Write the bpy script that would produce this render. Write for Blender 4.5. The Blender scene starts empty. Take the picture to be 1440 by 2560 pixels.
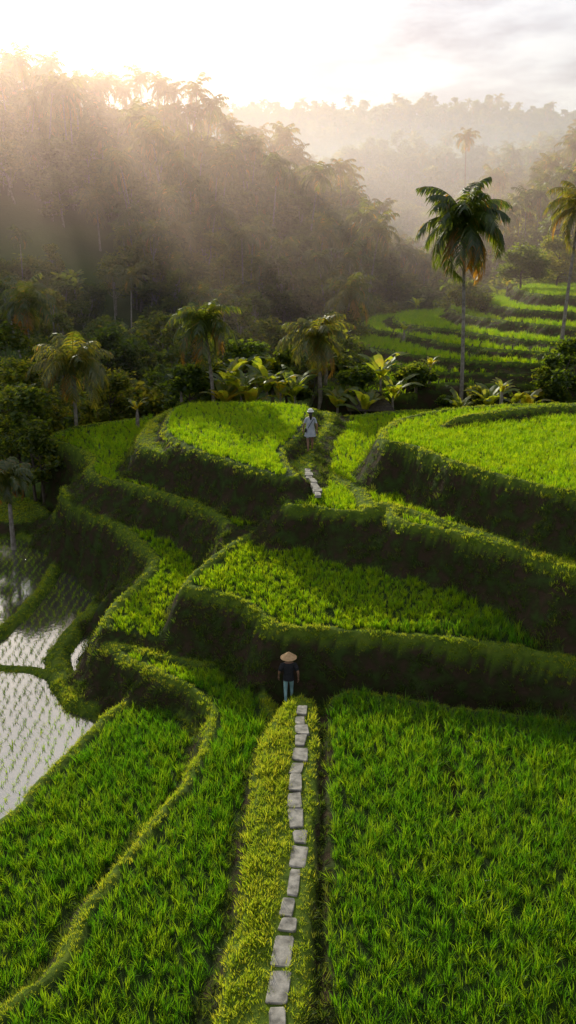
import bpy, math, random
import numpy as np
from mathutils import Vector
rnd = random.Random(7); rng = np.random.default_rng(11)
scene = bpy.context.scene
D = bpy.data
# ------------------------------------------------------------------ camera
CAMZ = 13.0; PITCH = math.radians(18.2); F = 2009.0
cth, sth = math.cos(PITCH), math.sin(PITCH)
cam = D.cameras.new("camera"); camo = D.objects.new("camera", cam); scene.collection.objects.link(camo)
cam.sensor_fit = 'VERTICAL'; cam.sensor_height = 24; cam.lens = 24*F/2560
cam.clip_end = 6000; cam.clip_start = 0.2
camo.location = (0, 0, CAMZ); camo.rotation_euler = (math.pi/2-PITCH, 0, 0)
scene.camera = camo
scene.view_settings.view_transform = 'Standard'
scene.view_settings.look = 'None'; scene.view_settings.exposure = 0

def px_to_ground(u, v, z):            # image pixel cast through the camera -> ground point at height z
    b = (1280-v)/F; a = (u-720)/F
    t = (z-CAMZ)/(-sth+b*cth)
    return (a*t, (cth+b*sth)*t)
def at(u, v, y):            # image pixel coordinates -> x,z at distance y
    b = (1280-v)/F; a = (u-720)/F
    dy = cth+b*sth
    return (a/dy*y, y, CAMZ+(-sth+b*cth)/dy*y)

# ------------------------------------------------------------------ materials
def newmat(name):
    m = D.materials.new(name); m.use_nodes = True
    nt = m.node_tree
    for n in list(nt.nodes): nt.nodes.remove(n)
    out = nt.nodes.new('ShaderNodeOutputMaterial')
    return m, nt, out
def N(nt, t, **kw):
    n = nt.nodes.new(t)
    for k, v in kw.items():
        if k in n.inputs.keys(): n.inputs[k].default_value = v
        else: setattr(n, k, v)
    return n
def ramp(nt, fac, stops):
    r = nt.nodes.new('ShaderNodeValToRGB')
    el = r.color_ramp.elements
    while len(el) < len(stops): el.new(0.5)
    for e, (p, c) in zip(el, stops):
        e.position = p; e.color = (*c, 1)
    nt.links.new(fac, r.inputs[0]); return r.outputs[0]
def leafmat(name, cols, tcols, trans=0.5, gloss=0.05, nscale=0.35):
    m, nt, out = newmat(name); L = nt.links.new
    oi = N(nt, 'ShaderNodeObjectInfo'); geo = N(nt, 'ShaderNodeNewGeometry')
    nz = N(nt, 'ShaderNodeTexNoise', Scale=nscale); L(geo.outputs['Position'], nz.inputs['Vector'])
    ad = N(nt, 'ShaderNodeMath', operation='ADD'); L(oi.outputs['Random'], ad.inputs[0]); L(geo.outputs['Random Per Island'], ad.inputs[1])
    ad2 = N(nt, 'ShaderNodeMath', operation='ADD'); L(ad.outputs[0], ad2.inputs[0]); L(nz.outputs[0], ad2.inputs[1])
    mu = N(nt, 'ShaderNodeMath', operation='MULTIPLY'); L(ad2.outputs[0], mu.inputs[0]); mu.inputs[1].default_value = 0.36
    n = len(cols)
    c1 = ramp(nt, mu.outputs[0], [(0.2+0.65*i/(n-1), c) for i, c in enumerate(cols)])
    c2 = ramp(nt, mu.outputs[0], [(0.2+0.65*i/(n-1), c) for i, c in enumerate(tcols)])
    d = N(nt, 'ShaderNodeBsdfDiffuse'); t = N(nt, 'ShaderNodeBsdfTranslucent')
    g = N(nt, 'ShaderNodeBsdfGlossy', Roughness=0.45)
    L(c1, d.inputs[0]); L(c2, t.inputs[0])
    mx = N(nt, 'ShaderNodeMixShader'); mx.inputs[0].default_value = trans
    L(d.outputs[0], mx.inputs[1]); L(t.outputs[0], mx.inputs[2])
    m2 = N(nt, 'ShaderNodeMixShader'); m2.inputs[0].default_value = gloss
    L(mx.outputs[0], m2.inputs[1]); L(g.outputs[0], m2.inputs[2])
    L(m2.outputs[0], out.inputs[0]); return m
def solid(name, c1, c2, scale=6, rough=0.8):
    m, nt, out = newmat(name); L = nt.links.new
    geo = N(nt, 'ShaderNodeNewGeometry')
    nz = N(nt, 'ShaderNodeTexNoise', Scale=scale, Detail=6); L(geo.outputs['Position'], nz.inputs['Vector'])
    c = ramp(nt, nz.outputs[0], [(0.35, c1), (0.65, c2)])
    p = N(nt, 'ShaderNodeBsdfPrincipled', Roughness=rough); L(c, p.inputs['Base Color'])
    bp = N(nt, 'ShaderNodeBump', Strength=0.5, Distance=0.03); L(nz.outputs[0], bp.inputs['Height']); L(bp.outputs[0], p.inputs['Normal'])
    L(p.outputs[0], out.inputs[0]); return m

m_rice = leafmat("rice_leaf", [(0.05,0.14,0.005),(0.09,0.21,0.006),(0.15,0.25,0.008)], [(0.26,0.52,0.004),(0.42,0.68,0.005),(0.68,0.8,0.008)], 0.62, 0.03)
m_rice2 = leafmat("shade_toned_rice_leaf", [(0.025,0.09,0.006),(0.05,0.15,0.007),(0.1,0.2,0.01)], [(0.09,0.31,0.005),(0.18,0.45,0.006),(0.45,0.62,0.01)], 0.58, 0.03, 0.6)  # same rice; deeper green puts the foreground shade into the leaf colour
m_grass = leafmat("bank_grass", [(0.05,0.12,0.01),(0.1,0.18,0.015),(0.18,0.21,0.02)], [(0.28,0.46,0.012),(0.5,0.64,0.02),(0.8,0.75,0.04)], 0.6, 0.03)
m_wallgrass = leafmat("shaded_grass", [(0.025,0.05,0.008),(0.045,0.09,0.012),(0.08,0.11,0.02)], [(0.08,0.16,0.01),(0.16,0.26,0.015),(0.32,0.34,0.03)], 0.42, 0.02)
m_jungle = leafmat("jungle_leaf", [(0.025,0.05,0.012),(0.05,0.09,0.015),(0.11,0.12,0.02)], [(0.14,0.23,0.01),(0.32,0.4,0.015),(0.7,0.58,0.04)], 0.55, 0.03)
m_palm = leafmat("palm_leaf", [(0.025,0.05,0.01),(0.04,0.08,0.012),(0.1,0.11,0.02)], [(0.12,0.2,0.01),(0.3,0.36,0.02),(0.6,0.45,0.03)], 0.5, 0.06)
m_banana = leafmat("banana_leaf", [(0.05,0.1,0.012),(0.08,0.15,0.015),(0.18,0.18,0.02)], [(0.35,0.48,0.02),(0.65,0.68,0.03),(0.95,0.65,0.05)], 0.65, 0.06)
m_bark = solid("pale_bark", (0.18,0.15,0.12), (0.36,0.32,0.27), 5)
m_dbark = solid("dark_bark", (0.06,0.045,0.03), (0.13,0.1,0.075), 5)
m_stone = solid("path_stone", (0.13,0.12,0.1), (0.4,0.37,0.32), 5, 0.75)
m_rock = solid("rock", (0.1,0.09,0.08), (0.25,0.23,0.21), 3)
m_thatch = solid("thatch", (0.03,0.025,0.018), (0.08,0.065,0.05), 9, .95)
m_wood = solid("wood", (0.07,0.045,0.03), (0.13,0.09,0.06), 9)

m_ground, nt, out = newmat("terrain_soil_and_grass"); L = nt.links.new
at_ = N(nt, 'ShaderNodeAttribute'); at_.attribute_name = 'cover'
sp = N(nt, 'ShaderNodeSeparateColor'); L(at_.outputs['Color'], sp.inputs[0])
geo = N(nt, 'ShaderNodeNewGeometry')
n1 = N(nt, 'ShaderNodeTexNoise', Scale=2.2, Detail=8); L(geo.outputs['Position'], n1.inputs['Vector'])
n2 = N(nt, 'ShaderNodeTexNoise', Scale=0.12, Detail=6); L(geo.outputs['Position'], n2.inputs['Vector'])
wild = ramp(nt, n2.outputs[0], [(0.3,(0.04,0.075,0.015)),(0.7,(0.1,0.14,0.025))])
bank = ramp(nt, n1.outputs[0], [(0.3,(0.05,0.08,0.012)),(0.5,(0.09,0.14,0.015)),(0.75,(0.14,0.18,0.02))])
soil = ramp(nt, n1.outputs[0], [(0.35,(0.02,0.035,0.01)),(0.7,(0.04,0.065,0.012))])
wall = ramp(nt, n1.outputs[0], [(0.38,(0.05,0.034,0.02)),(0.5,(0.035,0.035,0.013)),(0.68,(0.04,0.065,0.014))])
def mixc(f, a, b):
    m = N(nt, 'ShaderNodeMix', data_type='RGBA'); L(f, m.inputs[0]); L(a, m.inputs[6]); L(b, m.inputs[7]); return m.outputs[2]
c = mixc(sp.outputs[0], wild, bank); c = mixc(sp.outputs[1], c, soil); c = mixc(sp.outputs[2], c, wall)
p = N(nt, 'ShaderNodeBsdfPrincipled', Roughness=0.95); p.inputs['Specular IOR Level'].default_value = 0.1
L(c, p.inputs['Base Color'])
bp = N(nt, 'ShaderNodeBump', Strength=0.8, Distance=0.15); L(n1.outputs[0], bp.inputs['Height']); L(bp.outputs[0], p.inputs['Normal'])
L(p.outputs[0], out.inputs[0])
m_water, nt, out = newmat("paddy_water"); L = nt.links.new
p = N(nt, 'ShaderNodeBsdfPrincipled', Roughness=0.07); p.inputs['Base Color'].default_value = (0.06,0.055,0.045,1); p.inputs['IOR'].default_value = 3.2
nz = N(nt, 'ShaderNodeTexNoise', Scale=5, Detail=3); geo = N(nt, 'ShaderNodeNewGeometry'); L(geo.outputs['Position'], nz.inputs['Vector'])
bp = N(nt, 'ShaderNodeBump', Strength=0.12, Distance=0.02); L(nz.outputs[0], bp.inputs['Height']); L(bp.outputs[0], p.inputs['Normal'])
L(p.outputs[0], out.inputs[0])

# ------------------------------------------------------------------ terrain
def chaikin(P, it=2):
    P = [tuple(q) for q in P]
    for _ in range(it):
        Q = []
        for i in range(len(P)):
            a, b = P[i], P[(i+1) % len(P)]
            Q += [(0.75*a[0]+0.25*b[0], 0.75*a[1]+0.25*b[1]), (0.25*a[0]+0.75*b[0], 0.25*a[1]+0.75*b[1])]
        P = Q
    return P
def ss(a, b, x):
    t = np.clip((x-a)/(b-a), 0, 1); return t*t*(3-2*t)
_w = [(rng.uniform(0, 6.28), rng.uniform(0, 6.28)) for _ in range(40)]
def wob(x, y, wl, k=0):
    r = 0
    for i in range(5):
        a, ph = _w[(i+k*5) % 40]; f = 6.28/wl*(0.6+0.35*i)
        r = r+np.sin((x*math.cos(a)+y*math.sin(a))*f+ph)/(1+0.3*i)
    return r/3.0
def polydist(P, X, Y):
    d2 = np.full(X.shape, 1e9); ins = np.zeros(X.shape, bool)
    for i in range(len(P)):
        ax, ay = P[i]; bx, by = P[(i+1) % len(P)]
        ex, ey = bx-ax, by-ay; l2 = ex*ex+ey*ey+1e-9
        t = np.clip(((X-ax)*ex+(Y-ay)*ey)/l2, 0, 1)
        d2 = np.minimum(d2, (X-ax-t*ex)**2+(Y-ay-t*ey)**2)
        if ay != by:
            ins ^= ((ay > Y) != (by > Y)) & (X < ex*(Y-ay)/ey+ax)
    d = np.sqrt(d2); return np.where(ins, d, -d)
def linedist(P, X, Y):
    d2 = np.full(X.shape, 1e9)
    for (ax, ay), (bx, by) in zip(P[:-1], P[1:]):
        ex, ey = bx-ax, by-ay; l2 = ex*ex+ey*ey+1e-9
        t = np.clip(((X-ax)*ex+(Y-ay)*ey)/l2, 0, 1)
        d2 = np.minimum(d2, (X-ax-t*ex)**2+(Y-ay-t*ey)**2)
    return np.sqrt(d2)
def axis(lo, hi, step): return list(np.arange(lo, hi, step))
xs = [34.0]
while xs[-1] < 2500: xs.append(xs[-1]+0.3+(xs[-1]-34)*0.09+0.6)
xs = [-q for q in reversed(xs)] + axis(-33.9, 33.95, 0.13) + xs
ys = [-80, -50, -30, -15, -5, 0, 3, 5, 6]
y = 6.1
while y < 92: ys.append(y); y += 0.085+0.002*y
while y < 4000: ys.append(y); y += 0.5+(y-92)*0.035
xs = np.array(xs); ys = np.array(ys)
X, Y = np.meshgrid(xs, ys)
cols = np.array([-.6,-.33,-.15,0,.08,.15,.25,.34,.6])
rows = np.array([45,60,80,100,120,150,190,260,330,450,700,900,1100,4000])
T = np.array([
 [-2.5,-2.5,-.5,1,1,1,1,1,1],
 [-2,-2,.5,1.5,1.5,1.5,2,2.5,3],
 [3,3,1,0,-.5,-1,3,5,6],
 [12,12,6,3,1,-2,4,7,9],
 [22,20,15,11,6,-3,4,12,16],
 [30,29,27,18,12,-4,6,17,22],
 [30,30,25,14,2,-5,12,25,30],
 [20,20,10,0,4,9,20,27,32],
 [20,20,28,33,36,37,36,42,45],
 [15,15,20,20,20,20,20,25,30],
 [60,60,60,60,60,60,60,60,60],
 [118,120,124,130,134,132,128,124,120],
 [110,110,110,110,110,110,110,110,110],
 [90,90,90,90,90,90,90,90,90]], float)
def table(X, Y):
    s = np.clip(X/np.maximum(Y, 5), -.599, .599); yy = np.clip(Y, 45, 3999)
    i = np.clip(np.searchsorted(cols, s)-1, 0, len(cols)-2); j = np.clip(np.searchsorted(rows, yy)-1, 0, len(rows)-2)
    fs = (s-cols[i])/(cols[i+1]-cols[i]); fy = (yy-rows[j])/(rows[j+1]-rows[j])
    fs = fs*fs*(3-2*fs)*.5+fs*.5; fy = fy*fy*(3-2*fy)*.5+fy*.5
    return (T[j,i]*(1-fs)+T[j,i+1]*fs)*(1-fy)+(T[j+1,i]*(1-fs)+T[j+1,i+1]*fs)*fy
bn = -2.7+1.7*ss(-7, -1, X)
k = ss(44, 56, Y)
H = bn*(1-k)+table(X, Y)*k
H = H+k*(wob(X, Y, 14)*0.5)+ss(100,200,Y)*wob(X, Y, 60, 2)*3+ss(400,900,Y)*wob(X, Y, 200, 4)*6
kind = np.zeros(X.shape, int)    # 0 wild 1 rice 2 bank 3 wall 4 water 5 bare mud
def P_(pts, z): return [px_to_ground(q[0], q[1], z) for q in pts]
def P3(pts):      # (u,v,z) -> xy list and fitted plane
    xy = [px_to_ground(*q) for q in pts]
    A = np.array([[1, a, b] for a, b in xy]); z = np.array([q[2] for q in pts])
    c, *_ = np.linalg.lstsq(A, z, rcond=None)
    return xy, (c, z.min(), z.max())
def terrace(poly, z, rim=0.38, lip=0.14, w=0.5, inner=1, it=2, amp=0.09):
    poly = chaikin(poly, it)
    px = [q[0] for q in poly]; py = [q[1] for q in poly]
    i0, i1 = np.searchsorted(xs, [min(px)-3, max(px)+3]); j0, j1 = np.searchsorted(ys, [min(py)-3, max(py)+3])
    sl = (slice(j0, j1), slice(i0, i1)); x = X[sl]; yv = Y[sl]
    if not isinstance(z, (int, float)):
        c, a, b = z; z = np.clip(c[0]+c[1]*x+c[2]*yv, a, b)
    d = polydist(poly, x, yv)+amp*wob(x, yv, 3.0, 1)+0.08*wob(x, yv, 0.9, 3)
    ww = w*1.25*(1+.5*wob(x, yv, 3.0, 6))
    f = np.clip((d+ww)/(ww+.06), 0, 1); f = f*f*(3-2*f)*.45+f*.55
    target = z+lip*ss(rim+0.12, rim-0.12, d)*ss(-0.1,0.15,d)
    H[sl] = H[sl]*(1-f)+target*f
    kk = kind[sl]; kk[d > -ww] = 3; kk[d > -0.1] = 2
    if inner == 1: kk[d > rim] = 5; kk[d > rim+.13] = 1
    else: kk[d > rim] = inner
def bund(pts, z, hw=0.3):
    i = (np.abs(X) < 34) & (Y > 6) & (Y < 92)
    d = linedist(pts, X, Y)+0.04*wob(X, Y, 1.5)
    f = ss(hw+0.35, hw-0.05, d); f[~i] = 0
    up = z*f+H*(1-f)
    m = (up > H) & (f > 0)
    H[m] = up[m]; kind[(f > 0.15) & m] = 2
def carve(pts, hw, depth):
    d = linedist(pts, X, Y); f = ss(hw+0.12, hw-0.04, d); H[:] = H-depth*f; kind[f > 0.3] = 3

terrace(P_([(-400,1230),(0,1245),(90,1250),(150,1300),(120,1350),(30,1340),(-400,1300)], -1.5), -1.5, w=0.6, inner=2)
terrace(P_([(-500,1330),(0,1345),(140,1365),(290,1400),(310,1500),(240,1640),(240,1760),(250,1850),(150,1990),(0,2140),(-500,2650)], -2.3), -2.3, rim=0.05, lip=0.0, inner=4)
bund(P_([(-100,1650),(0,1662),(80,1668),(150,1690)], -2.1), -2.12, 0.05)
bund(P_([(-80,1620),(0,1575),(60,1520),(105,1470),(135,1420),(140,1380),(90,1345),(0,1310),(-80,1290)], -2.0), -1.95, 0.1)
bund(P_([(285,1470),(240,1510),(180,1570),(140,1625),(155,1690),(190,1740),(250,1760)], -1.9), -1.9, 0.22)
terrace(P_([(-400,2420),(0,2055),(130,1925),(215,1835),(300,1755),(400,1700),(450,1730),(500,1830)], -1.3)+[(-1.5,20),(-1,6),(-9,6)], -1.3, w=.4)
terrace(P_([(120,1290),(180,1300),(280,1360),(330,1430),(300,1480),(250,1490),(420,1500),(420,1250),(200,1230)], -0.6), -0.6, w=0.9, inner=2)
pl, zf = P3([(205,1215,1.1),(135,1225,1.1),(175,1262,1.1),(260,1295,1.0),(335,1345,.8),(378,1405,.5),(335,1462,.15),(265,1520,-.1),(244,1580,-.3),(285,1645,-.5),(400,1700,-.6),(560,1700,-.6),(560,1500,-.1),(600,1300,1.1)])
terrace(pl+[(-4,40),(-9,44)], zf, w=0.8, rim=.5)
terrace(P_([(255,1600),(285,1645),(400,1697),(480,1730),(527,1778),(510,1850),(460,1960),(350,2090),(240,2230),(180,2340),(110,2440),(-50,2570),(-400,2800)], -0.6)+[(0.2,7),(0.1,20),(-0.5,22.2),(-1,24),(-4,25)], -0.6, rim=.3, w=.4)
terrace([(0.62,6)]+P_([(806,2560),(808,1900),(812,1765),(860,1722),(1000,1742),(1100,1762),(1250,1778),(1440,1802),(1800,1850)], 0)+[(22,15),(22,6)], 0.0, rim=0.1, lip=0.05, it=1, amp=.05)
terrace([(-1.3,6)]+P_([(555,2500),(610,2250),(640,2000),(655,1880),(700,1775),(735,1738),(790,1740),(797,1900),(785,2200),(768,2500)], 0.12)+[(0.35,6)], 0.12, inner=2, lip=0, w=0.35, it=1, amp=.08)
carve(P_([(792,2600),(800,2200),(806,1900),(806,1760)], 0), 0.05, 0.2)
carve(P_([(1095,1760),(1110,1850),(1135,1960),(1150,2060)], 0), 0.03, 0.12)
terrace(P_([(640,1345),(585,1345),(548,1296),(450,1255),(300,1213),(205,1192),(230,1155),(190,1125),(105,1100),(160,1073),(330,1050),(430,1040)], 2.2)+[(-2,50),(0,34)], 2.2, rim=0.42, w=0.8)
pl, zf = P3([(1700,1730,1.2),(1440,1672,1.2),(1300,1642,1.2),(1100,1612,1.2),(900,1597,1.2),(760,1585,1.2),(675,1578,1.2),(635,1538,1.2),(560,1508,1.25),(485,1495,1.25),(445,1480,1.3),(460,1455,1.4),(510,1410,1.7),(582,1345,2.1),(700,1320,2.2)])
terrace(pl+[(2,36),(35,36)], zf, rim=0.4, w=0.75)
terrace(P_([(1700,1510),(1440,1450),(1340,1404),(1250,1370),(1100,1335),(975,1310),(958,1262),(930,1292),(840,1288),(780,1275),(715,1275),(700,1250),(760,1200)], 3.4)+[(0.5,50),(35,50)], 3.4, w=0.8)
bund(P_([(930,1270),(900,1220),(850,1195),(790,1170)], 3.55), 3.6, 0.15)
bund(P_([(958,1262),(1060,1290),(1200,1335),(1330,1380),(1500,1440)], 3.5), 3.6, 0.12)
terrace(P_([(430,1015),(372,1052),(343,1092),(348,1120),(450,1143),(600,1190),(705,1232),(765,1218),(775,1170),(790,1100),(860,1030),(700,1012)], 3.7), 3.7, w=0.7, inner=2, lip=0)
terrace(P_([(440,1008),(412,1048),(408,1092),(500,1130),(600,1163),(690,1190),(752,1196),(712,1152),(708,1122),(758,1085),(775,1040),(800,1018),(650,1005)], 4.2), 4.2, rim=0.15, lip=0.05, w=0.4)
terrace(P_([(1700,1290),(1440,1247),(1200,1188),(1100,1152),(1010,1118),(952,1114),(946,1085),(985,1055),(1050,1037),(1200,1017),(1440,1012),(1700,1010)], 5.2), 5.2, w=0.8, rim=0.4)
terrace(P_([(1090,1060),(1190,1035),(1300,1020),(1480,1012),(1700,1010),(1700,1017),(1440,1020),(1300,1030),(1200,1045)], 5.5), 5.5, w=0.3, inner=1)
for pts, z in [([(815,985),(950,990),(1100,985),(1500,980)],3.8), ([(840,945),(950,955),(1080,962),(1200,965),(1500,960)],4.3),
               ([(870,905),(960,915),(1100,935),(1300,940),(1500,935)],4.8), ([(840,855),(900,870),(1000,885),(1150,905),(1300,912),(1500,915)],5.4),
               ([(920,825),(1000,835),(1100,860),(1250,880),(1500,890)],5.9), ([(1000,815),(1130,825),(1220,842),(1350,858),(1500,862)],6.4),
               ([(1160,792),(1250,803),(1400,820),(1500,825)],7.2), ([(1250,770),(1340,780),(1500,785)],8.0), ([(1350,740),(1500,745)],9.0)]:
    e = P_(pts, z)
    terrace(e+[(48, e[-1][1]+3),(46,93),(e[0][0]+3, 93),(e[0][0], e[0][1]+7)], z, w=0.8, rim=0.25, lip=.15, amp=.4)
H += (kind != 4)*0.03*wob(X, Y, 1.2, 5)*(Y < 95)
ny, nx = X.shape
me = D.meshes.new("terrain")
co = np.stack([X, Y, H], -1).reshape(-1, 3)
idx = np.arange(nx*ny).reshape(ny, nx)
q = np.stack([idx[:-1,:-1], idx[:-1,1:], idx[1:,1:], idx[1:,:-1]], -1).reshape(-1, 4)
me.vertices.add(len(co)); me.vertices.foreach_set('co', co.ravel())
me.loops.add(q.size); me.loops.foreach_set('vertex_index', q.ravel())
me.polygons.add(len(q)); me.polygons.foreach_set('loop_start', np.arange(0, q.size, 4)); me.polygons.foreach_set('loop_total', np.full(len(q), 4))
me.update(calc_edges=True); me.polygons.foreach_set('use_smooth', np.ones(len(q), bool))
ca = me.color_attributes.new('cover', 'FLOAT_COLOR', 'POINT')
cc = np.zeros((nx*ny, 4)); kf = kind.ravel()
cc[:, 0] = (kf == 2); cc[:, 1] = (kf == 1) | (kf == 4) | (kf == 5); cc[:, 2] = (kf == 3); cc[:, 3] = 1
ca.data.foreach_set('color', cc.ravel())
me.materials.append(m_ground)
terrain = D.objects.new("terrain", me); scene.collection.objects.link(terrain)
def gi(x, y):
    i = np.clip(np.searchsorted(xs, x), 1, nx-1); j = np.clip(np.searchsorted(ys, y), 1, ny-1)
    return i, j
def gz(x, y):
    x = np.asarray(x, float); y = np.asarray(y, float)
    i, j = gi(x, y)
    fx = np.clip((x-xs[i-1])/(xs[i]-xs[i-1]), 0, 1); fy = np.clip((y-ys[j-1])/(ys[j]-ys[j-1]), 0, 1)
    return (H[j-1,i-1]*(1-fx)+H[j-1,i]*fx)*(1-fy)+(H[j,i-1]*(1-fx)+H[j,i]*fx)*fy
def gk(x, y):
    i, j = gi(np.asarray(x), np.asarray(y)); return kind[j, i]
wp = P_([(-500,1320),(0,1335),(150,1355),(310,1400),(330,1500),(255,1640),(250,1760),(265,1850),(160,1990),(0,2140),(-500,2650)], -2.24)
me = D.meshes.new("paddy_water"); me.from_pydata([(a, b, -2.24) for a, b in wp], [], [list(range(len(wp)))])
me.materials.append(m_water); wo = D.objects.new("paddy_water", me); scene.collection.objects.link(wo)

# ------------------------------------------------------------------ mesh builder
class MB:
    def __init__(s): s.v = []; s.f = []; s.m = []
    def quadv(s, pts, mi): 
        b = len(s.v); s.v += [tuple(p) for p in pts]; s.f.append(tuple(range(b, b+len(pts)))); s.m.append(mi)
    def tube(s, pts, rad, n=6, mi=0, cap=True):
        b = len(s.v); pts = [Vector(p) for p in pts]
        for i, p in enumerate(pts):
            d = (pts[min(i+1, len(pts)-1)]-pts[max(i-1, 0)]).normalized()
            a = d.orthogonal().normalized() if i == 0 else (a-d*a.dot(d)).normalized()
            c = d.cross(a)
            r = rad[i]; rx, ry = (r if isinstance(r, tuple) else (r, r))
            for k in range(n):
                t = 2*math.pi*k/n; s.v.append(tuple(p+a*math.cos(t)*rx+c*math.sin(t)*ry))
        for i in range(len(pts)-1):
            for k in range(n):
                s.f.append((b+i*n+k, b+i*n+(k+1) % n, b+(i+1)*n+(k+1) % n, b+(i+1)*n+k)); s.m.append(mi)
        if cap:
            s.f.append(tuple(b+(len(pts)-1)*n+k for k in range(n))); s.m.append(mi)
            s.f.append(tuple(b+n-1-k for k in range(n))); s.m.append(mi)
    def loft(s, secs, n=16, mi=0):
        b = len(s.v)
        for cx, cy, z, rx, ry in secs:
            for k in range(n):
                t = 2*math.pi*k/n; s.v.append((cx+rx*math.cos(t), cy+ry*math.sin(t), z))
        for i in range(len(secs)-1):
            for k in range(n):
                s.f.append((b+i*n+k, b+i*n+(k+1) % n, b+(i+1)*n+(k+1) % n, b+(i+1)*n+k)); s.m.append(mi)
        s.f.append(tuple(b+(len(secs)-1)*n+k for k in range(n))); s.m.append(mi)
    def ell(s, c, r, mi=0, n=12, m=8):
        secs = []
        for i in range(m+1):
            t = -math.pi/2+math.pi*i/m; cr = max(math.cos(t), 0.02)
            secs.append((c[0], c[1], c[2]+r[2]*math.sin(t), r[0]*cr, r[1]*cr))
        s.loft(secs, n, mi)
    def leaves(s, C, size, mi, asp=1.6, flat=0.5):
        n = len(C)
        a = rng.normal(size=(n, 3)); a[:, 2] *= flat; a /= np.linalg.norm(a, axis=1)[:, None]+1e-9
        r = rng.normal(size=(n, 3)); b = np.cross(a, r); b /= np.linalg.norm(b, axis=1)[:, None]+1e-9
        sz = size*rng.uniform(0.6, 1.3, (n, 1)); a = a*sz*asp*0.5; b = b*sz*0.5
        V = np.stack([C-a, C-b*0.8, C+a, C+b*0.8], 1).reshape(-1, 3)
        k = len(s.v); s.v += list(map(tuple, V)); s.f += [(k+4*i, k+4*i+1, k+4*i+2, k+4*i+3) for i in range(n)]; s.m += [mi]*n
    def mesh(s, name, mats, smooth=False):
        me = D.meshes.new(name); me.from_pydata(s.v, [], s.f)
        for m in mats: me.materials.append(m)
        me.polygons.foreach_set('material_index', s.m)
        if smooth: me.polygons.foreach_set('use_smooth', [True]*len(s.f))
        me.update(); return me
    def obj(s, name, mats, loc=(0,0,0), smooth=False, link=True, parent=None, rz=0):
        o = D.objects.new(name, s.mesh(name, mats, smooth)); o.location = loc; o.rotation_euler = (0, 0, rz)
        if link: scene.collection.objects.link(o)
        if parent: o.parent = parent
        return o

# ------------------------------------------------------------------ prototypes
def tuft(n, h, spread, w, mat, lean=0.5, lo=.55):
    mb = MB()
    for i in range(n):
        a = rnd.uniform(0, 6.283); r = rnd.uniform(0, spread); hh = h*rnd.uniform(lo, 1.1); ln = lean*rnd.uniform(0.2, 1)*hh
        bx, by = r*math.cos(a), r*math.sin(a); a2 = a+rnd.uniform(-.8, .8); dx, dy = math.cos(a2), math.sin(a2)
        t = rnd.uniform(0, 3.14); sx, sy = -math.sin(t)*w/2, math.cos(t)*w/2
        k = len(mb.v)
        m = (bx+dx*ln*0.35, by+dy*ln*0.35, hh*0.6); tp = (bx+dx*ln, by+dy*ln, hh*rnd.uniform(0.85, 1))
        mb.v += [(bx-sx, by-sy, 0), (bx+sx, by+sy, 0), (m[0]+sx, m[1]+sy, m[2]), (m[0]-sx, m[1]-sy, m[2]), tp]
        mb.f += [(k, k+1, k+2, k+3), (k+3, k+2, k+4)]; mb.m += [0, 0]
    return mb
def coll(name, objs):
    c = D.collections.new(name)
    for o in objs: c.objects.link(o)
    return c
c_rice = coll("rice_tufts", [tuft(17, 0.32, 0.09, 0.014, m_rice, 0.5, .7).obj("rice_tuft", [m_rice], link=False) for _ in range(6)])
c_rice2 = coll("shade_toned_rice_tufts", [tuft(18, 0.42, 0.08, 0.014, m_rice2, 0.5, .5).obj("shade_toned_rice_tuft", [m_rice2], link=False) for _ in range(6)])
c_grass = coll("grass_tufts", [tuft(15, 0.13, 0.1, 0.014, m_grass, 0.8).obj("grass_tuft", [m_grass], link=False) for _ in range(4)])
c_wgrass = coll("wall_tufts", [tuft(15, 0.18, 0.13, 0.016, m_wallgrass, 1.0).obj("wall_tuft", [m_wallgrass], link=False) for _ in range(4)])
c_seed = coll("seedlings", [tuft(8, 0.22, 0.04, 0.012, m_rice, 0.6).obj("rice_seedling", [m_rice], link=False) for _ in range(3)])

def scatter(name, c, pts, rot, scl):
    n = len(pts); me = D.meshes.new(name); me.vertices.add(n); me.vertices.foreach_set('co', np.asarray(pts, float).ravel())
    a = me.attributes.new('rot', 'FLOAT_VECTOR', 'POINT'); a.data.foreach_set('vector', np.asarray(rot, float).ravel())
    a = me.attributes.new('scl', 'FLOAT', 'POINT'); a.data.foreach_set('value', np.asarray(scl, float).ravel())
    o = D.objects.new(name, me); scene.collection.objects.link(o)
    g = D.node_groups.new(name, 'GeometryNodeTree')
    g.interface.new_socket('Geometry', in_out='INPUT', socket_type='NodeSocketGeometry')
    g.interface.new_socket('Geometry', in_out='OUTPUT', socket_type='NodeSocketGeometry')
    gi_ = g.nodes.new('NodeGroupInput'); go = g.nodes.new('NodeGroupOutput')
    ci = g.nodes.new('GeometryNodeCollectionInfo'); ci.inputs['Collection'].default_value = c
    ci.inputs['Separate Children'].default_value = True; ci.inputs['Reset Children'].default_value = True
    ip = g.nodes.new('GeometryNodeInstanceOnPoints'); ip.inputs['Pick Instance'].default_value = True
    r = g.nodes.new('GeometryNodeInputNamedAttribute'); r.data_type = 'FLOAT_VECTOR'; r.inputs[0].default_value = 'rot'
    s = g.nodes.new('GeometryNodeInputNamedAttribute'); s.data_type = 'FLOAT'; s.inputs[0].default_value = 'scl'
    g.links.new(gi_.outputs[0], ip.inputs['Points']); g.links.new(ci.outputs[0], ip.inputs['Instance'])
    g.links.new(r.outputs[0], ip.inputs['Rotation']); g.links.new(s.outputs[0], ip.inputs['Scale'])
    g.links.new(ip.outputs[0], go.inputs[0])
    md = o.modifiers.new('scatter', 'NODES'); md.node_group = g
    return o
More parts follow.
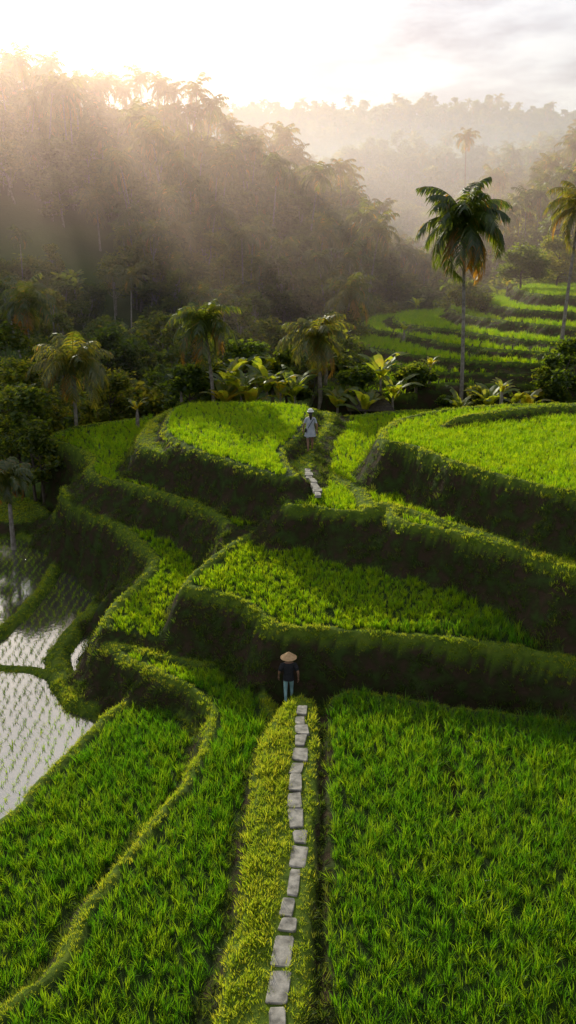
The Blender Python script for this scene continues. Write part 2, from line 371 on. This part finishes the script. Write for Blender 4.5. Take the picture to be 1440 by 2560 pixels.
def rots(n, tilt=0.15):
    return np.stack([rng.normal(0, tilt, n), rng.normal(0, tilt, n), rng.uniform(0, 6.283, n)], -1)
def gridpts(x0, x1, y0, y1, dx, dy, jit):
    a, b = np.meshgrid(np.arange(x0, x1, dx), np.arange(y0, y1, dy)); a = a.ravel(); b = b.ravel()
    return a+rng.normal(0, jit*dx, a.size), b+rng.normal(0, jit*dy, a.size)

path = [(690,2620),(692,2500),(702,2380),(725,2250),(745,2150),(746,2080),(738,1990),(741,1930),(752,1880),(755,1760)]
pathw = P_(path, 0.15)
path2 = P_([(768,1180),(775,1205),(800,1250)], 3.6)
# rice
PX = []; PY = []
for (y0, y1, dx, dy, w) in [(8,23.5,.17,.15,13),(23.5,36,.17,.16,18),(36,52,.21,.2,24),(52,92,.36,.34,42)]:
    a, b = gridpts(-w, w, y0, y1, dx, dy, .28); m = (np.abs(a) < b*.42+1.5); PX.append(a[m]); PY.append(b[m])
PX = np.concatenate(PX); PY = np.concatenate(PY)
m = (gk(PX, PY) == 1); PX = PX[m]; PY = PY[m]
m = rng.random(len(PX)) > 0.07; PX = PX[m]; PY = PY[m]
perm = rng.permutation(len(PX)); PX = PX[perm]; PY = PY[perm]
sc = (0.95+0.14*wob(PX, PY, 2.5, 6)+.1*wob(PX, PY, .9, 1))*rng.uniform(.65, 1.2, len(PX))*np.where(PY > 52, 1.5, 1)
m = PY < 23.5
pz = gz(PX, PY)-0.02
scatter("rice_crop", c_rice, np.stack([PX, PY, pz], -1)[~m], rots((~m).sum()), sc[~m])
scatter("shade_toned_rice_crop", c_rice2, np.stack([PX, PY, pz], -1)[m], rots(m.sum(), .2), sc[m])
# bank & wall grass
A = []; B = []
for (y0, y1, d, w) in [(8,26,.1,13),(26,52,.14,24),(52,92,.3,42)]:
    a, b = gridpts(-w, w, y0, y1, d, d, .5); m = (np.abs(a) < b*.42+1.5); A.append(a[m]); B.append(b[m])
A = np.concatenate(A); B = np.concatenate(B); perm = rng.permutation(len(A)); A = A[perm]; B = B[perm]
kk = gk(A, B); pd = np.minimum(linedist(pathw, A, B), linedist(path2, A, B))
m = (kk == 2) & (pd > 0.15+.05*wob(A, B, .7, 2))
scatter("bank_grass", c_grass, np.stack([A[m], B[m], gz(A[m], B[m])-0.02], -1), rots(m.sum(), .3), rng.uniform(.4, 1.0, m.sum())*(1+.5*np.clip(wob(A[m], B[m], 1.6, 2), -.6, 1))*np.where((np.abs(A[m]) < 1.6) & (B[m] < 22), 1.3, 1)*np.where(pd[m] < .3, .7, 1))
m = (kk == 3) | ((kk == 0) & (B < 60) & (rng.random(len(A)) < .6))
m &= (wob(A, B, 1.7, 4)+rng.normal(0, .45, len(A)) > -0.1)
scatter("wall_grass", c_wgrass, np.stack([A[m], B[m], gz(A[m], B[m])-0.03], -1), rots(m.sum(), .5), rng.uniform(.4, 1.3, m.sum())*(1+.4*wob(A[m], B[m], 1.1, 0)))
a, b = gridpts(-16, -3, 16, 46, .34, .2, .1); m = gk(a, b) == 4
scatter("rice_seedlings", c_seed, np.stack([a[m], b[m], np.full(m.sum(), -2.3)], -1), rots(m.sum(), .15), rng.uniform(.8, 1.3, m.sum()))

# ------------------------------------------------------------------ stone path
def slabs(name, pts, w, z):
    mb = MB(); P = [Vector((a, b)) for a, b in pts]
    seg = []; Ltot = 0
    for p, q_ in zip(P[:-1], P[1:]): seg.append((Ltot, p, q_)); Ltot += (q_-p).length
    def pos(s):
        for l0, p, q_ in reversed(seg):
            if s >= l0: d = (q_-p); return p+d.normalized()*(s-l0), d.normalized()
        return seg[0][1], (seg[0][2]-seg[0][1]).normalized()
    s = 0
    while s < Ltot-0.3:
        ln = rnd.uniform(.3, .85); g = rnd.uniform(.015, .08)
        p0, d0 = pos(s); p1, d1 = pos(min(s+ln, Ltot))
        n0 = Vector((d0.y, -d0.x)); hw = w/2*rnd.uniform(.78, 1.15); off = rnd.uniform(-.05, .05); zz = z+rnd.uniform(-.03, .02)
        tl = [rnd.uniform(-.012, .012) for _ in range(4)]
        cs = [p0-n0*(hw+rnd.uniform(-.05,.04))+d0*rnd.uniform(0,.05), p0+n0*(hw+rnd.uniform(-.05,.04)), p1+n0*(hw+rnd.uniform(-.05,.04)), p1-n0*(hw+rnd.uniform(-.05,.04))-d0*rnd.uniform(0,.05)]
        cs = [c_+n0*off for c_ in cs]; ce = sum(cs, Vector((0, 0)))/4
        ring = []
        for i in range(4):
            a_, b_ = cs[i], cs[(i+1) % 4]; t = rnd.uniform(.04, .16); ring += [a_.lerp(b_, t), a_.lerp(b_, 1-t)]
        k = len(mb.v); n = 8
        for c_ in ring: mb.v.append((c_.x, c_.y, zz-.12))
        for c_ in ring: mb.v.append((c_.x, c_.y, zz-.015))
        for i, c_ in enumerate(ring):
            e = c_.lerp(ce, .06); mb.v.append((e.x, e.y, zz+tl[i//2]))
        for r_ in range(2):
            for i in range(n): mb.f.append((k+r_*n+i, k+r_*n+(i+1) % n, k+(r_+1)*n+(i+1) % n, k+(r_+1)*n+i)); mb.m.append(0)
        mb.f.append(tuple(k+2*n+i for i in range(n))); mb.m.append(0)
        s += ln+g
    return mb.obj(name, [m_stone])
slabs("stone_path", pathw, 0.35, 0.17)
slabs("stone_path", path2, 0.32, 3.79)

# ------------------------------------------------------------------ trees
def leaf_tree(h, cr, nl, ls, trunk=0.12, lobes=9, low=0.45, seed=0, tmat=0):
    r = random.Random(seed); mb = MB()
    top = h*0.72; pts = [(0, 0, -.6)]
    lx = ly = 0
    for i in range(1, 6):
        lx += r.uniform(-.04, .04)*h; ly += r.uniform(-.04, .04)*h; pts.append((lx*.6, ly*.6, top*i/5))
    mb.tube(pts, [trunk*(1.3-.16*i) for i in range(6)], 6, 0)
    C = []
    for i in range(lobes):
        a = 6.283*i/lobes*1.618*2; t = r.uniform(0, 1); z = h*(low+(0.93-low)*t)
        rr = cr*r.uniform(.35, .95)*(1-.55*max(0, t-.5)*2); c = Vector((lx*.6+rr*math.cos(a), ly*.6+rr*math.sin(a), z))
        k = Vector(pts[2+min(3, int(t*3))]); mid = k.lerp(c, .55)+Vector((0, 0, -.04*h))
        mb.tube([k, mid, c], [trunk*.5, trunk*.32, trunk*.12], 4, 0, False)
        C.append((c, cr*r.uniform(.22, .45)))
    C.append((Vector((lx*.6, ly*.6, h*.88)), cr*.4))
    per = nl//len(C)
    for c, rad in C:
        v = rng.normal(size=(per, 3)); v /= np.linalg.norm(v, axis=1)[:, None]
        rr = rad*rng.uniform(.25, 1.2, (per, 1))**.6*(1+.3*np.sin(v[:, :1]*7+v[:, 1:2]*5))
        p = v*rr*np.array([1, 1, .72])+np.array(c)
        mb.leaves(p, ls, 1)
    return mb
def palm(h, fl, nf=20, seed=0, lean=(0.5, 0.2), nl=24, tr=0.13, lw=0.09):
    r = random.Random(seed); mb = MB(); n = 9
    pts = [Vector((lean[0]*(t**1.6), lean[1]*(t**1.6), h*t-(.5 if t == 0 else 0))) for t in [i/(n-1) for i in range(n)]]
    mb.tube(pts, [tr*(1.5 if i == 0 else 1.1-.45*i/(n-1)) for i in range(n)], 8, 0)
    top = pts[-1]
    for i in range(7):
        a = i*.9; mb.ell(top+Vector((.2*math.cos(a), .2*math.sin(a), -.15-.05*(i % 2))), (.11, .11, .14), 0, 6, 4)
    for i in range(nf):
        a = i*2.399+r.uniform(-.3, .3); t = i/nf
        el = math.radians(86-125*t+r.uniform(-14, 14)); L_ = fl*r.uniform(.75, 1.15)*(1 if t > .15 else .85)
        d = Vector((math.cos(a), math.sin(a), 0)); side = Vector((-math.sin(a), math.cos(a), 0))
        p = top+Vector((0, 0, .1)); K = 9; P = [p.copy()]; e = el; dry = t > .8 and r.random() < .6
        for k in range(K):
            p = p+(d*math.cos(e)+Vector((0, 0, math.sin(e))))*L_/K; P.append(p.copy()); e -= math.radians(6+9*(k/K)+3*t)
            d = (d+side*r.uniform(-.06, .06)).normalized()
        mb.tube(P, [.035-.003*k for k in range(K+1)], 4, 1, False)
        for k in range(nl):
            s = .08+.92*(k+.5)/nl; x = s*K; q0 = min(int(x), K-1); b = P[q0].lerp(P[q0+1], x-q0); dr = (P[q0+1]-P[q0]).normalized()
            ll = fl*.3*(math.sin(math.pi*min(1, s*.8+.12))**.6)*r.uniform(.7, 1.15)
            for sg in (-1, 1):
                if r.random() < .05: continue
                o = (side*sg*.75+dr*.55-Vector((0, 0, .2+.6*r.random()))).normalized()
                m = b+o*ll*.5+Vector((0, 0, .05*ll)); e_ = b+o*ll-Vector((0, 0, .28*ll)); w = dr*lw*.5
                mb.quadv([b-w*.6, m-w, e_, m+w, b+w*.6], 2 if (dry and s > .3) or r.random() < .03 else 1)
    return mb
def banana(h, seed=0, nl=9):
    r = random.Random(seed); mb = MB()
    mb.tube([(0,0,-.4),(0.03,0,h*.35),(0.02,.05,h*.6)], [.14,.11,.06], 7, 0)
    for i in range(nl):
        a = i*2.4+r.uniform(-.3, .3); el = math.radians(r.uniform(58, 92)); L_ = min(h*.6, 2.6)*r.uniform(.7, 1.1); d = Vector((math.cos(a), math.sin(a), 0)); s_ = Vector((-math.sin(a), math.cos(a), 0))
        p = Vector((.02, .03, h*r.uniform(.45, .6))); K = 8; e = el; prev = None; W = min(h, 4)*.085
        for k in range(K+1):
            t = k/K; w = W*math.sin(math.pi*min(1, max(0, (t-.12)/.9)))**.6 if t > .12 else .02
            f = (.35+.1*math.sin(k*2.1+i))*w; w *= r.uniform(.75, 1.15)
            row = (p-s_*w-Vector((0,0,f)), p.copy(), p+s_*w-Vector((0,0,f)))
            if prev:
                if r.random() > .1: mb.quadv([prev[0], row[0], row[1], prev[1]], 1)
                if r.random() > .1: mb.quadv([prev[1], row[1], row[2], prev[2]], 1)
            prev = row; p = p+(d*math.cos(e)+Vector((0, 0, math.sin(e))))*L_/K; e -= math.radians(7+12*t)
    return mb
m_dry = leafmat("dry_frond", [(0.14,0.08,0.02),(0.2,0.11,0.02),(0.25,0.14,0.03)], [(0.6,0.3,0.03),(0.75,0.36,0.03),(0.85,0.5,0.05)], .6)
protos = []
for i, (h, cr, lo) in enumerate([(9,3.0,.3),(11,3.2,.4),(8,3.4,.25),(12.5,2.6,.45),(10,3.8,.5)]):
    protos.append(leaf_tree(h, cr, 2000, .4, .16, 13+i, lo, i+3).obj("jungle_tree", [m_bark, m_jungle], link=False))
protos.append(palm(12, 3.0, 18, 5, nl=12, lw=.2).obj("jungle_palm", [m_bark, m_palm, m_dry], link=False))
c_jungle = coll("jungle_trees", protos)
c_jpalm = coll("jungle_palms", [palm(13, 3.0, 18, 15+i, nl=12, lw=.2, lean=(rnd.uniform(-1.5,1.5),0)).obj("hill_palm", [m_bark, m_palm, m_dry], link=False) for i in range(3)])
bushes = [leaf_tree(2.6, 1.9, 1000, .24, .06, 9, .15, 40+i).obj("bush", [m_dbark, m_jungle], link=False) for i in range(3)]
bushes.append(banana(3.2, 77).obj("wild_banana", [m_bark, m_banana], link=False))
c_bush = coll("bushes", bushes)
def region(n, y0, y1, s0, s1, cond=None):
    yv = np.sqrt(rng.uniform(y0*y0, y1*y1, n)); s = rng.uniform(s0, s1, n); x = s*yv
    if cond is not None: m = cond(x, yv, s); x = x[m]; yv = yv[m]
    return x, yv
def jung(name, c, x, yv, s0, s1, tilt=.06):
    scatter(name, c, np.stack([x, yv, gz(x, yv)-.3], -1), rots(len(x), tilt), rng.uniform(s0, s1, len(x)))
nograss = lambda x, y, s: ~((s > -.42) & (s < -.19) & (y < 113)) & ~((s > .1) & (y < 120))
x, yv = region(1500, 92, 205, -.55, .2, nograss); jung("hillside_forest", c_jungle, x, yv, .5, 1.0)
x, yv = region(150, 92, 175, -.5, .15, nograss); jung("hillside_palms", c_jpalm, x, yv, .8, 1.15)
x, yv = region(900, 112, 250, .12, .5); jung("valley_forest", c_jungle, x, yv, .6, 1.1)
x, yv = region(60, 112, 220, .12, .45); jung("valley_palms", c_jpalm, x, yv, .8, 1.2)
x, yv = region(1300, 230, 400, -.2, .5); jung("ridge_forest", c_jungle, x, yv, .9, 1.5)
x, yv = region(2400, 600, 960, -.25, .45); jung("distant_forest", c_jungle, x, yv, 1.0, 2.4)
x, yv = region(560, 57, 95, -.5, .07, lambda x, y, s: wob(x, y, 16, 3) > -.2); jung("valley_undergrowth", c_bush, x, yv, .6, 1.4)
x, yv = region(260, 92, 118, .08, .5); jung("terrace_undergrowth", c_bush, x, yv, .9, 2.0)
x, yv = region(90, 66, 95, -.5, .05); jung("valley_trees", c_jungle, x, yv, .35, .7)

def put(name, mb, mats, x, y, z=None, rz=0, smooth=False):
    z = float(gz(x, y)) if z is None else z
    return mb.obj(name, mats, (x, y, z), smooth, rz=rz)
PM = [m_bark, m_palm, m_dry]
def palm_at(u, v, y, fl, seed, lean=(0.3, 0), name="coconut_palm", nf=26, nl=30, lw=.09):
    x, _, zt = at(u, v, y); x0 = x-lean[0]; z0 = float(gz(x0, y-lean[1]))
    put(name, palm(zt-z0, fl, nf, seed, lean, nl, lw=lw), PM, x0, y-lean[1], z0)
palm_at(1160, 560, 52, 3.5, 1, (-.6, 0), nf=40, nl=38, lw=.12)
palm_at(512, 815, 52, 2.9, 2, (-.5, 0), nf=30)
palm_at(792, 850, 54, 2.8, 3, (-.3, 0), nf=30)
palm_at(185, 915, 50, 3.1, 4, (.2, 0), nf=30)
palm_at(65, 760, 62, 3.0, 5, (.2, 0))
palm_at(875, 740, 72, 3.0, 6, (.2, 0))
palm_at(1450, 520, 60, 3.2, 7, (.3, 0))
palm_at(440, 590, 100, 3.6, 8, (.2, 0))
palm_at(20, 1200, 40, 1.6, 9, (.1, 0))
for i, (u, v, y) in enumerate([(100,195,150),(125,165,152),(195,215,150),(235,225,150),(1165,345,190),(715,350,150),(850,425,140),(240,510,110),(880,570,120),(540,510,125)]):
    palm_at(u, v, y, 3.3, 20+i, (rnd.uniform(-1, 1), 0), nf=20, nl=14, lw=.2)
BM = [m_bark, m_banana]
for i, (u, v, y) in enumerate([(570,860,53),(600,880,52),(640,845,55),(665,870,53),(700,890,52.5),(735,905,52),(560,920,52),(625,915,51.8),(450,930,53),(845,930,52),(885,925,53),
                               (955,850,52),(985,905,51.5),(1075,915,54),(1225,950,50.5),(1255,965,49.5),(1290,960,50.5),(340,1000,50),(1010,825,68),(1150,970,50.5),(1320,965,51),(815,880,56),(915,945,50.3),(595,830,56),(680,840,57)]):
    x, _, zt = at(u, v, y); g0 = float(gz(x, y)); h = max(2.0, (zt-g0)*1.0)
    put("banana_plant", banana(h, i), BM, x, y, g0)
JM = [m_dbark, m_jungle]
for i, (u, v, y, cr, nl) in enumerate([(1310,625,82,2.8,6000),(1165,710,78,2.0,4000),(1400,600,88,3,6000),(60,960,46,2.2,6000),(20,880,50,2.4,5000),(110,1010,50,2.0,5000),
                                      (1425,840,52,1.7,5000),(1385,900,52,1.3,3500),(470,915,53,1.6,4500),(530,900,55,1.8,4500),(600,850,58,2.0,4500),(720,870,57,1.8,4500),(840,870,60,1.8,4000),(95,1080,45,1.2,2500),(270,940,56,2.2,5000),(10,800,60,2.6,5000),
                                      (900,960,53,1.3,3000),(1040,955,53,1.3,3000),(1110,985,51,1.0,2500),(1190,960,52,1.1,2500)]):
    x, _, zt = at(u, v, y); g0 = float(gz(x, y)); h = max(1.6, (zt-g0)*1.02)
    put("broadleaf_tree", leaf_tree(h, cr, nl, .2, .09, 14, .3, 60+i), JM, x, y, g0)
# ------------------------------------------------------------------ hut
hx, hy = at(925, 1000, 51.5)[:2]; hz = 2.6
hut = D.objects.new("thatched_hut", None); scene.collection.objects.link(hut); hut.location = (hx, hy, hz)
mb = MB()
mb.quadv([(-1.5,-1.3,.6),(1.5,-1.3,.6),(.6,0,1.6),(-.6,0,1.6)],0); mb.quadv([(1.5,1.3,.6),(-1.5,1.3,.6),(-.6,0,1.6),(.6,0,1.6)],0)
mb.quadv([(1.5,-1.3,.6),(1.5,1.3,.6),(.6,0,1.6)],0); mb.quadv([(-1.5,1.3,.6),(-1.5,-1.3,.6),(-.6,0,1.6)],0); mb.quadv([(-1.5,1.3,.58),(1.5,1.3,.58),(1.5,-1.3,.58),(-1.5,-1.3,.58)],0)
mb.obj("roof", [m_thatch], parent=hut)
mb = MB()
for sx in (-1.3, 1.3):
    for sy in (-1, 1): mb.tube([(sx, sy, -3),(sx, sy, .62)], [.07, .06], 8, 0)
mb.tube([(-1.3,-1,-.3),(1.3,-1,-.3)], [.04,.04], 6, 0); mb.tube([(-1.3,1,-.3),(1.3,1,-.3)], [.04,.04], 6, 0)
mb.obj("posts", [m_wood], parent=hut)
def rock(name, x, y, r, seed):
    mb = MB(); mb.ell((0,0,0), (r, r*.8, r*.6), 0, 12, 8); q = random.Random(seed); ph = [q.uniform(0, 6) for _ in range(6)]
    mb.v = [(a*(1+.18*math.sin(b*4/r+ph[0])), b*(1+.18*math.sin(c_*5/r+ph[1])), c_*(1+.2*math.sin(a*4/r+ph[2]))) for a, b, c_ in mb.v]
    put(name, mb, [m_rock], x, y, rz=q.uniform(0, 6), smooth=True)
for i, (u, v, z, r) in enumerate([(1340,990,4.5,.6),(1375,985,4.5,.7),(1000,975,4.5,.5)]):
    x, y = px_to_ground(u, v, z); rock("rock", x, y, r, i)

# ------------------------------------------------------------------ people
m_skin = solid("skin", (0.28,0.15,0.09), (0.33,0.18,0.11), 3, .6)
m_hair = solid("hair", (0.012,0.01,0.008), (0.03,0.02,0.015), 20, .5)
m_black = solid("black_shirt", (0.012,0.012,0.014), (0.025,0.025,0.03), 12)
m_teal = solid("teal_trousers", (0.28,0.5,0.5), (0.4,0.62,0.62), 8)
m_straw = solid("straw_hat", (0.5,0.3,0.14), (0.62,0.4,0.2), 14)
m_tunic = solid("grey_tunic", (0.42,0.44,0.5), (0.55,0.57,0.62), 6)
m_white = solid("white_hat", (0.75,0.73,0.7), (0.85,0.83,0.8), 6)
m_shoe = solid("sandals", (0.05,0.035,0.025), (0.09,0.06,0.04), 9)
m_eye = solid("eyes", (0.02,0.015,0.01), (0.03,0.02,0.015), 9, .2)
def body(name, parent, J, Ed, mats, pick):
    names = list(J); me = D.meshes.new(name); me.from_pydata([J[n][0] for n in names], [(names.index(a), names.index(b)) for a, b in Ed], [])
    o = D.objects.new(name, me); scene.collection.objects.link(o)
    sk = o.modifiers.new('skin', 'SKIN'); sk.use_smooth_shade = True
    lay = me.skin_vertices[0] if me.skin_vertices else None
    if lay is None:
        bpy.context.view_layer.objects.active = o; bpy.ops.mesh.customdata_skin_add(); lay = me.skin_vertices[0]
    for i, n in enumerate(names):
        r = J[n][1]; lay.data[i].radius = r if isinstance(r, tuple) else (r, r); lay.data[i].use_root = (n == 'pelvis')
    sb = o.modifiers.new('sub', 'SUBSURF'); sb.levels = 2; sb.render_levels = 2
    dg = bpy.context.evaluated_depsgraph_get(); nm = D.meshes.new_from_object(o.evaluated_get(dg)); D.objects.remove(o)
    nm.name = name; nm.materials.clear()
    for m in mats: nm.materials.append(m)
    for pl in nm.polygons: pl.material_index = pick(pl.center); pl.use_smooth = True
    b = D.objects.new(name, nm); scene.collection.objects.link(b); b.parent = parent; return b
def hand(mb, w, sg, fwd=(0, .35)):
    w = Vector(w); dn = Vector((0, fwd[1]*.4, -1)).normalized()
    mb.tube([w, w+dn*.04, w+dn*.085], [(.022,.03),(.017,.04),(.014,.04)], 8, 0)
    kn = w+dn*.08
    for i, l in enumerate([.068,.078,.072,.056]):
        s = kn+Vector((0, .03-.02*i, 0)); mb.tube([s, s+dn*l*.45, s+dn*l*.75+Vector((-sg*.012,0,0)), s+dn*l*.95+Vector((-sg*.03,0,0))], [.0095,.009,.008,.006], 6, 0)
    s = w+dn*.03+Vector((0, .03, 0)); mb.tube([s, s+Vector((-sg*.01,.03,-.025)), s+Vector((-sg*.018,.038,-.06))], [.012,.0105,.007], 6, 0)
def person(name, x, y, z, rz, H_, female):
    e = D.objects.new(name, None); scene.collection.objects.link(e); e.location = (x, y, z); e.rotation_euler = (0, 0, rz); k = H_/1.7; e.scale = (k, k, k)
    sw = .17 if female else .2
    J = {'pelvis': ((0,0,.92),(.145,.11)), 'waist': ((0,.0,1.08),(.125,.095)), 'chest': ((0,.01,1.26),(.155,.11)), 'collar': ((0,0,1.39),(.11,.08)), 'neck': ((0,.01,1.46),.052), 'skull0': ((0,.02,1.54),(.07,.08)), 'skull1': ((0,.015,1.63),(.075,.09))}
    Ed = [('pelvis','waist'),('waist','chest'),('chest','collar'),('collar','neck'),('neck','skull0'),('skull0','skull1')]
    for s, sg in (('l',-1),('r',1)):
        st = .14*sg
        J['sh'+s] = ((sg*sw,0,1.37),.062); J['el'+s] = ((sg*(sw+.09),-.04-.04*sg,1.1),.043); J['wr'+s] = ((sg*(sw+.1),.06-.08*sg,.87),.027)
        J['hip'+s] = ((sg*.09,0,.86),.088); J['kn'+s] = ((sg*.1,st*.6+.03,.48),.058); J['cf'+s] = ((sg*.1,st*.75-.03,.33),.05); J['an'+s] = ((sg*.1,st-.05*(1 if sg < 0 else 0),.08),.035); J['toe'+s] = ((sg*.115,st+.13,.03),.03)
        Ed += [('collar','sh'+s),('sh'+s,'el'+s),('el'+s,'wr'+s),('pelvis','hip'+s),('hip'+s,'kn'+s),('kn'+s,'cf'+s),('cf'+s,'an'+s),('an'+s,'toe'+s)]
    def pick(c):
        if c.z < .075: return 3
        if c.z > 1.43: return 0
        if abs(c.x) > sw+.015 and c.z < 1.2: return 0
        if c.z < .98: return (2 if (not female or c.z > .6) else 0)
        return 1
    body("body", e, J, Ed, [m_skin, m_tunic if female else m_black, m_tunic if female else m_teal, m_shoe], pick)
    mb = MB()
    for s, sg in (('l',-1),('r',1)): hand(mb, J['wr'+s][0], sg)
    mb.tube([(0,.1,1.6),(0,.128,1.575),(0,.1,1.565)], [.012,.015,.012], 6, 0)
    for sg in (-1, 1): mb.ell((sg*.083,.01,1.58), (.012,.02,.03), 0, 8, 6); mb.ell((sg*.03,.098,1.605), (.013,.008,.008), 2, 8, 5)
    mb.ell((0,.1,1.535), (.024,.01,.007), 3, 8, 5)
    mb.ell((0,-.012,1.64), (.092,.1,.095), 1, 16, 8)
    if female: mb.tube([(0,-.08,1.62),(0,-.1,1.5),(0,-.11,1.34)], [(.05,.07),(.04,.07),(.015,.04)], 8, 1)
    mb.obj("hands_face_hair", [m_skin, m_hair, m_eye, m_skin], smooth=True, parent=e)
    mb = MB()
    if female:
        mb.loft([(0,0,.66,.24,.2),(0,0,.8,.215,.17),(0,0,.95,.185,.145),(0,0,1.1,.155,.125),(0,.01,1.26,.175,.13),(0,0,1.38,.15,.1),(0,0,1.44,.075,.065)], 20, 0); mb.obj("tunic", [m_tunic], smooth=True, parent=e)
        mb = MB(); mb.loft([(0,0,1.655,.14,.15),(0,0,1.67,.14,.15),(0,0,1.675,.105,.11),(0,0,1.74,.1,.105),(0,0,1.775,.06,.065)], 24, 0); mb.obj("sun_hat", [m_white], smooth=False, parent=e)
        mb = MB(); mb.tube([(.12,-.11,1.38),(.0,-.15,1.2),(-.12,-.14,1.0)], [.012]*3, 6, 0); mb.ell((-.2,-.1,.92), (.05,.1,.09), 0, 10, 6); mb.obj("shoulder_bag", [m_hair], smooth=True, parent=e)
    else:
        mb.loft([(0,0,1.6,.255,.255),(0,0,1.615,.255,.255),(0,0,1.7,.14,.14),(0,0,1.765,.06,.06),(0,0,1.8,.008,.008)], 28, 0); mb.obj("conical_hat", [m_straw], parent=e)
        mb = MB(); mb.loft([(0,0,.84,.185,.145),(0,0,.95,.17,.135),(0,0,1.08,.15,.12),(0,.01,1.26,.185,.135),(0,0,1.38,.16,.105),(0,0,1.43,.085,.07)], 20, 0)
        for sg in (-1, 1): mb.tube([(sg*.17,0,1.37),(sg*.235,-.02,1.25),(sg*.262,-.03,1.17)], [.078,.075,.07], 10, 0)
        mb.obj("shirt", [m_black], smooth=True, parent=e)
    return e
fx, fy = 0.02, 22.6
person("farmer", fx, fy, float(gz(fx, fy)), 0.05, 1.74, False)
wx, wy = px_to_ground(775, 1142, 3.45)
person("walking_woman", wx, wy, float(gz(wx, wy))+.02, 0.1, 2.0, True)

# ------------------------------------------------------------------ haze, sun, sky
SAZ, SEL = math.radians(-19), math.radians(20)
def haze(name, y0, y1, z1, dens, an, col):
    mh, nt, out = newmat(name)
    vs = N(nt, 'ShaderNodeVolumeScatter'); vs.inputs['Density'].default_value = dens; vs.inputs['Anisotropy'].default_value = an; vs.inputs['Color'].default_value = (*col, 1)
    nt.links.new(vs.outputs[0], out.inputs['Volume'])
    V = [(a, b, c_) for a in (-1400, 1400) for b in (y0, y1) for c_ in (-40, z1)]
    me = D.meshes.new(name); me.from_pydata(V, [], [(0,1,3,2),(4,6,7,5),(0,4,5,1),(2,3,7,6),(0,2,6,4),(1,5,7,3)]); me.materials.append(mh)
    scene.collection.objects.link(D.objects.new(name, me))
haze("valley_haze", 56, 178, 42, 0.0042, 0.62, (1, .74, .68))
haze("distant_haze", 180, 1500, 60, 0.0031, 0.3, (.62, .8, 1))
sl = D.lights.new("sun", 'SUN'); sl.energy = 5.0; sl.angle = math.radians(.6); sl.color = (1, .87, .66)
so = D.objects.new("sun", sl); scene.collection.objects.link(so)
sd = Vector((math.sin(SAZ)*math.cos(SEL), math.cos(SAZ)*math.cos(SEL), math.sin(SEL)))
so.rotation_euler = (-sd).to_track_quat('-Z', 'Y').to_euler(); so.location = (-20, 60, 60)
w = D.worlds.new("World"); scene.world = w; w.use_nodes = True; nt = w.node_tree; L = nt.links.new
for n in list(nt.nodes): nt.nodes.remove(n)
out = nt.nodes.new('ShaderNodeOutputWorld'); bg = nt.nodes.new('ShaderNodeBackground'); bg.inputs[1].default_value = 0.12
sky = nt.nodes.new('ShaderNodeTexSky'); sky.sky_type = 'NISHITA'; sky.sun_disc = False; sky.sun_elevation = SEL; sky.sun_rotation = SAZ; sky.dust_density = 1
tc = nt.nodes.new('ShaderNodeTexCoord'); sx = nt.nodes.new('ShaderNodeSeparateXYZ'); L(tc.outputs['Generated'], sx.inputs[0])
mz = N(nt, 'ShaderNodeMath', operation='MAXIMUM'); L(sx.outputs[2], mz.inputs[0]); mz.inputs[1].default_value = 0.02
az = N(nt, 'ShaderNodeMath', operation='ADD'); L(mz.outputs[0], az.inputs[0]); az.inputs[1].default_value = 0.12
vd = N(nt, 'ShaderNodeVectorMath', operation='DIVIDE'); L(tc.outputs['Generated'], vd.inputs[0])
cb = nt.nodes.new('ShaderNodeCombineXYZ'); [L(az.outputs[0], cb.inputs[i]) for i in range(3)]; L(cb.outputs[0], vd.inputs[1])
nz = N(nt, 'ShaderNodeTexNoise', Scale=2.0, Detail=8, Roughness=.58); L(vd.outputs[0], nz.inputs['Vector'])
cm = ramp(nt, nz.outputs[0], [(.3,(.7,.7,.7)),(.5,(1,1,1))])
cl = ramp(nt, nz.outputs[0], [(.36,(1,1,1)),(.47,(.74,.77,.82)),(.6,(.5,.53,.6))])
dt = N(nt, 'ShaderNodeVectorMath', operation='DOT_PRODUCT'); L(tc.outputs['Generated'], dt.inputs[0]); dt.inputs[1].default_value = tuple(sd)
br = ramp(nt, dt.outputs['Value'], [(0.0,(.36,.36,.38)),(.7,(.46,.47,.49)),(.86,(.64,.65,.67)),(.95,(.85,.84,.83)),(.995,(1.5,1.4,1.2))])
mm = N(nt, 'ShaderNodeMix', data_type='RGBA', blend_type='MULTIPLY'); mm.inputs[0].default_value = 1; L(cl, mm.inputs[6]); L(br, mm.inputs[7])
sc_ = N(nt, 'ShaderNodeVectorMath', operation='SCALE'); L(mm.outputs[2], sc_.inputs[0]); sc_.inputs['Scale'].default_value = 13
mx = N(nt, 'ShaderNodeMix', data_type='RGBA'); L(cm, mx.inputs[0]); L(sky.outputs[0], mx.inputs[6]); L(sc_.outputs[0], mx.inputs[7])
L(mx.outputs[2], bg.inputs[0]); L(bg.outputs[0], out.inputs[0])
